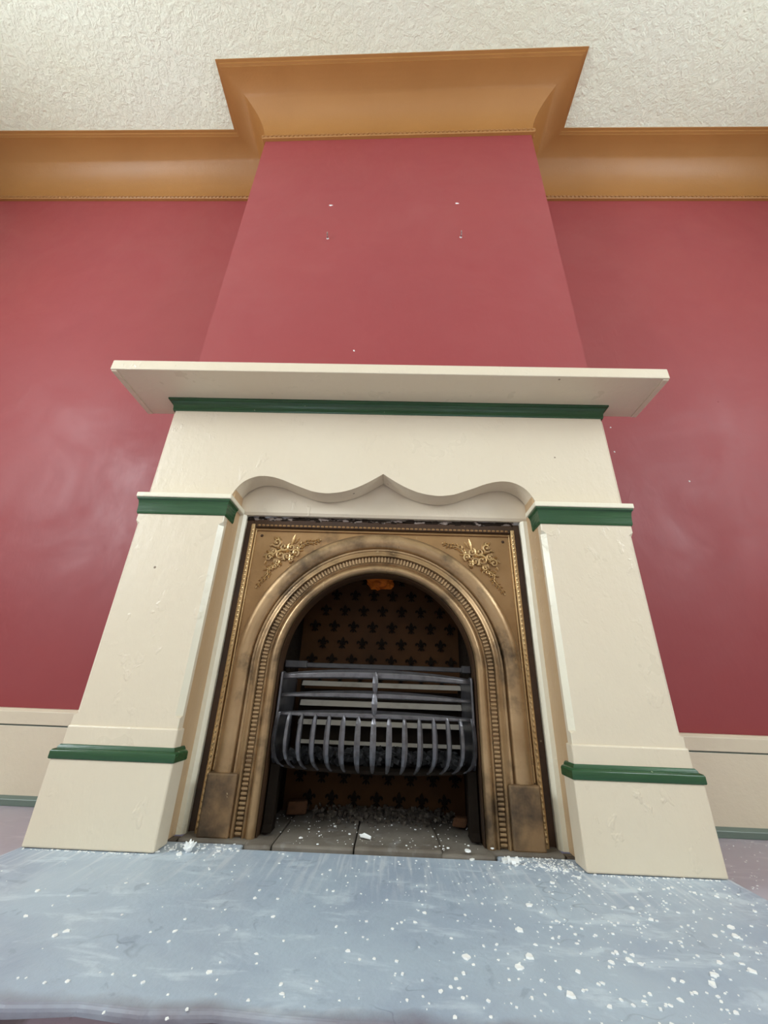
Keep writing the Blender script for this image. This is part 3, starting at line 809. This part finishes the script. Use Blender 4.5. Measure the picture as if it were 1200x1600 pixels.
# ash and rubble on the firebox floor, cinders in the basket
m = MB(); r = random.Random(11)
for _ in range(420):
    x = r.gauss(.06, .13); y = .27 - abs(r.gauss(0, .05))
    if abs(x) > .27 or y < .1: continue
    s = r.uniform(.002, .008); z = .012 + s * .5 + max(0, .016 - (.27 - y) * .2) * r.random()
    q = Matrix.Rotation(r.uniform(0, 3), 3, Vector((r.random(), r.random(), r.random() + .1)).normalized())
    m.obox((x, y, z), q @ Vector((s, 0, 0)), q @ Vector((0, s * r.uniform(.5, 1), 0)), q @ Vector((0, 0, s * r.uniform(.4, .9))))
tag(m.build('ash_rubble', 'ash'), 'grey ash and crumbled mortar along the back of the firebox floor', 'ash', None, 'stuff')
m = MB()
for _ in range(260):
    x = r.uniform(-.25, .26); y = r.uniform(.03, .18); s = r.uniform(.005, .014)
    z = .170 + s * .6 + r.uniform(0, .022)
    q = Matrix.Rotation(r.uniform(0, 3), 3, Vector((r.random(), r.random(), r.random() + .1)).normalized())
    m.obox((x, y, z), q @ Vector((s, 0, 0)), q @ Vector((0, s * r.uniform(.5, 1), 0)), q @ Vector((0, 0, s * r.uniform(.4, .9))))
tag(m.build('cinders', 'cinder'), 'dark cinders lying in the bottom of the basket grate', 'cinders', None, 'stuff')

# hooks and filled nail holes on the breast
def wall_pt(u, v):
    d = ray(u, v)
    t = (SB * CX - CY) / (d.y - SB * d.x)
    return Vector((CX, CY, CZ)) + d * t
for (u, v), lb in (((512, 373), 'bent steel picture screw high on the chimney breast, left one'), ((720, 371), 'bent steel picture screw high on the chimney breast, right one')):
    p = wall_pt(u, v)
    e = empty('wall_hook', p); tag(e, lb, 'hook', 'picture screws on the chimney breast')
    MB().tube([(0, .002, 0), (0, -.014, 0), (0, -.022, .006), (0, -.024, .016)], .0035, 8).build('shank', 'steel', e, smooth=True)
    MB().ball((0, -.001, 0), .007, .003, .007, 10, 4).build('base_washer', 'flake', e, smooth=True)
for (u, v), lb in (((517, 321), 'chipped plaster spot above the left picture screw'), ((714, 318), 'chipped plaster spot above the right picture screw'), ((553, 548), 'tiny paint chip just above the mantel shelf')):
    p = wall_pt(u, v)
    o = lump('plaster_chip', 'flake', p, .011 if v < 400 else .004, .003, .0045, u, None, .5, 8, 5)
    tag(o, lb, 'chip')

def alcove_pt(u, v):
    d = ray(u, v); t = (D + SR * CX - CY) / (d.y - SR * d.x)
    return Vector((CX, CY, CZ)) + d * t
for (u, v), lb in (((954, 668), 'upper small paint chip on the alcove wall beside the right end of the frieze'), ((960, 706), 'lower small paint chip on the alcove wall beside the right end of the frieze'),
                   ((1077, 752), 'pale scratch chip on the right alcove wall level with the right capital'), ((1122, 628), 'dark pink pock mark on the right alcove wall beyond the shelf end')):
    o = lump('plaster_chip', 'pink' if u == 1122 else 'flake', alcove_pt(u, v), .004, .002, .004, u, None, .5, 8, 5)
    tag(o, lb, 'chip')

# white plaster flakes
def flake_mesh(seed):
    r = random.Random(seed); n = r.choice((5, 6, 7)); pts = []
    for i in range(n):
        a = 2 * math.pi * i / n + r.uniform(-.3, .3); q = r.uniform(.6, 1.05); pts.append((q * math.cos(a), q * math.sin(a)))
    m = MB(); m.grid([[(x, y, 0) for x, y in pts], [(x * .88, y * .88, .42 + r.uniform(-.1, .15)) for x, y in pts]], close_v=True, cap=True)
    return m
protos = []
big = [(58,1393,8),(40,1432,9),(103,1456,10),(85,1463,10),(69,1537,7),(105,1534,8),(176,1523,6),(210,1525,7),(273,1456,8),(289,1437,6),(190,1430,5),(333,1420,6),(352,1422,5),(398,1404,7),
 (427,1433,8),(434,1405,6),(443,1471,5),(544,1487,9),(562,1500,6),(585,1499,7),(401,1491,7),(401,1506,6),(327,1520,10),(339,1532,5),(439,1539,8),(441,1554,8),(388,1564,8),(292,1578,8),(260,1593,8),(162,1583,6),
 (337,1554,6),(262,1555,6),(495,1534,6),(486,1545,5),(530,1564,5),(516,1360,6),(521,1393,6),(197,1380,5),(231,1381,5),(327,1359,6),(235,1457,5),(156,1520,4),
 (663,1427,8),(705,1467,6),(728,1497,14),(811,1512,14),(828,1496,15),(902,1475,9),(956,1505,12),(983,1501,12),(1002,1508,11),(963,1490,10),(892,1557,17),(953,1574,11),(1176,1519,16),(1160,1507,10),(1152,1493,11),
 (1117,1525,13),(1113,1540,15),(1087,1552,9),(1064,1564,9),(1066,1535,9),(1150,1464,12),(1142,1450,12),(1118,1463,10),(812,1454,13),(864,1467,7),(899,1461,7),(827,1415,12),(988,1420,9),(863,1380,9),(903,1519,9),
 (875,1545,9),(852,1555,7),(989,1494,8),(1124,1505,11),(1053,1532,9),(1016,1555,9),(1048,1572,9),(1127,1566,8),(1150,1584,9),(1007,1566,8),(723,1560,9),(704,1543,9),(712,1530,8),(724,1522,8),(689,1550,9),(718,1545,7),
 (767,1590,8),(711,1590,9),(779,1501,6),(796,1532,6),(837,1477,6),(870,1440,6),(660,1533,6),(661,1558,6),(636,1564,6),(627,1442,7),(648,1442,7),(740,1508,6),
 (342,1331,8),(360,1327,7),(372,1330,6),(318,1326,9),(731,1340,11),(738,1344,9),(770,1336,6),(797,1349,14),(806,1352,11),(812,1345,8),(847,1355,8),(868,1358,8),(884,1362,7),(905,1372,9),(880,1345,7),(893,1352,8),(246,1331,7),(268,1328,9),(280,1336,10),
 (945,1385,7),(1000,1391,7),(1045,1389,7),(1085,1396,8),(1120,1402,8),(921,1401,6),(960,1418,7),(1018,1438,9),(1060,1427,7),(1180,1425,8),(1110,1436,8)]
fg = 'largest plaster flakes on the hearth'
UNIQ = {(892, 1557): 'long rectangular white plaster flake near the front edge of the hearth, right of centre',
        (828, 1496): 'large squarish white plaster flake on the hearth below the right base block',
        (811, 1512): 'white plaster flake just below the large squarish flake on the hearth',
        (1176, 1519): 'large white plaster flake at the far right edge of the photo'}
for i, (u, v, px) in enumerate(big):
    p = onz(u, v, 0.0)
    dep = (p - Vector((CX, CY, CZ))).dot(FWD); s = px * .5 * dep / FPX * 1.08
    z = 0.0
    if p.y > -.024 or (p.y > -.056 and abs(p.x) < .31): z = .012
    if i < 8:
        o = flake_mesh(i).build('plaster_flake', 'flake'); protos.append(o)
    else:
        o = bpy.data.objects.new('plaster_flake', protos[i % 8].data); COL.objects.link(o)
    o.location = (p.x, p.y, z + .0002); o.rotation_euler = (0, 0, random.uniform(0, 6.28)); o.scale = (s * random.uniform(.8, 1.3), s * random.uniform(.8, 1.2), s * random.uniform(.5, .9))
    if (u, v) in UNIQ: tag(o, UNIQ[(u, v)], 'plaster flake', fg); continue
    if p.y > -.135: reg = ('white plaster flake at the foot of the left slip and base block', 'flakes at the left foot of the insert') if p.x < 0 else ('white plaster flake at the foot of the right base block and plinth', 'flakes at the right foot of the insert')
    elif p.x < -.22: reg = ('white plaster flake on the left third of the slate hearth', 'flakes on the left of the hearth')
    elif p.x < .14: reg = ('white plaster flake on the slate hearth straight below the grate', 'flakes on the middle of the hearth')
    elif p.y > -.33: reg = ('white plaster flake on the slate hearth close before the right pilaster', 'flakes before the right pilaster')
    else: reg = ('white plaster flake on the right front part of the slate hearth', 'flakes on the right front of the hearth')
    tag(o, reg[0], 'plaster flake', reg[1])
# a few flakes lying on the firebox slabs
for i, (u, v, px) in enumerate([(563,1305,5),(546,1304,6),(523,1292,6),(496,1320,6),(470,1310,7),(635,1322,4),(676,1308,5),(681,1324,5),(700,1326,6),(602,1280,5),(612,1290,4),(498,1300,4),(482,1296,4),(732,1322,5),(590,1297,4),(649,1297,5)]):
    p = onz(u, v, .012); dep = (p - Vector((CX, CY, CZ))).dot(FWD); s = px * .5 * dep / FPX
    o = bpy.data.objects.new('plaster_flake', protos[i % 8].data); COL.objects.link(o)
    o.location = (p.x, p.y, .0125); o.rotation_euler = (0, 0, random.uniform(0, 6.28)); o.scale = (s, s * .9, s * .8)
    tag(o, 'small white plaster flake on the sooty slabs inside the arch', 'plaster flake', 'plaster flakes inside the arch')
p = onz(571, 1312, .012)
tag(MB().tube([(p.x - .014, p.y + .004, .018), (p.x - .004, p.y + .002, .020), (p.x + .014, p.y - .004, .017)], [.003, .006, .004], 6).build('plaster_sliver', 'flake'), 'long white plaster sliver on the firebox slabs, largest piece under the grate', 'plaster flake')
# the spiky clump at the left foot
p = onz(294, 1331, 0.0); m = MB(); r = random.Random(5)
for k in range(11):
    a = r.uniform(0, 6.28); e = r.uniform(.15, 1.3); l = r.uniform(.011, .021)
    d = Vector((math.cos(a) * math.cos(e), math.sin(a) * math.cos(e), math.sin(e)))
    m.tube([(0, 0, .006), Vector((0, 0, .006)) + d * l * .6, Vector((0, 0, .006)) + d * l], [.006, .0045, .0008], 5)
m.ball((0, 0, .006), .009, .008, .007, 8, 5)
tag(m.build('plaster_clump', 'flake', loc=(p.x, p.y, 0.0)), 'spiky white plaster clump at the foot of the left slip', 'plaster flake')
p = onz(799, 1350, 0.0); m = MB()
for k in range(9): m.obox((r.uniform(-.016, .016), r.uniform(-.008, .008), r.uniform(.003, .010)), (r.uniform(.003, .008), r.uniform(-.003, .003), 0), (0, r.uniform(.003, .006), .001), (0, .001, r.uniform(.002, .004)))
tag(m.build('plaster_clump', 'flake', loc=(p.x, p.y, 0.0)), 'crumbled white plaster heap below the right base block', 'plaster flake')
# fine crumbs nobody could count
m = MB(); r = random.Random(21)
def crumb(x, y, z, s):
    a = r.uniform(0, 6.28); ca, sa = math.cos(a), math.sin(a)
    m.obox((x, y, z + s * .3), (s * ca, s * sa, 0), (-s * sa * .7, s * ca * .7, 0), (0, 0, s * .35))
cnt = 0
while cnt < 750:
    x = r.uniform(-.80, .82); y = r.uniform(-.595, -.07)
    w_ = .10 + .9 * max(0, min(1, (x + .12) / .55)) 
    if y > -.12 and XI - .02 < abs(x): continue
    if r.random() > w_: continue
    crumb(x, y, 0.0, r.choice((.0007, .001, .0013, .0017, .0024))); cnt += 1
for _ in range(200):
    x = r.gauss(.44, .06); y = r.gauss(-.075, .025)
    if y < -.03 and .33 < abs(x) < .505: crumb(x, y, 0.0, r.uniform(.001, .0026))
for _ in range(110):
    x = r.gauss(-.43, .06); y = r.gauss(-.065, .022)
    if y < -.03 and .33 < abs(x) < .505: crumb(x, y, 0.0, r.uniform(.001, .0026))
for _ in range(160):
    x = r.uniform(-.29, .29); y = r.uniform(-.05, .22); crumb(x, y, .0115, r.uniform(.0007, .0018))
for _ in range(110):
    x = r.uniform(-.82, -.52) if r.random() < .5 else r.uniform(.52, .82); crumb(x, -.1225 - abs(r.gauss(0, .004)), 0.0, r.uniform(.001, .0024))
tag(m.build('plaster_crumbs', 'flake'), 'fine white plaster crumbs sprinkled over the hearth', 'crumbs', None, 'stuff')
m = MB()
for _ in range(220):
    x = r.uniform(.86, 1.4); y = r.uniform(-.4, .28); crumb(x, y, FZ, r.uniform(.001, .002))
for _ in range(60):
    x = r.uniform(-.45, .8); y = r.uniform(-.68, -.63); crumb(x, y, FZ, r.uniform(.001, .0025))
tag(m.build('plaster_crumbs', 'flake'), 'fine white plaster crumbs on the mauve floor beyond the hearth', 'crumbs', None, 'stuff')
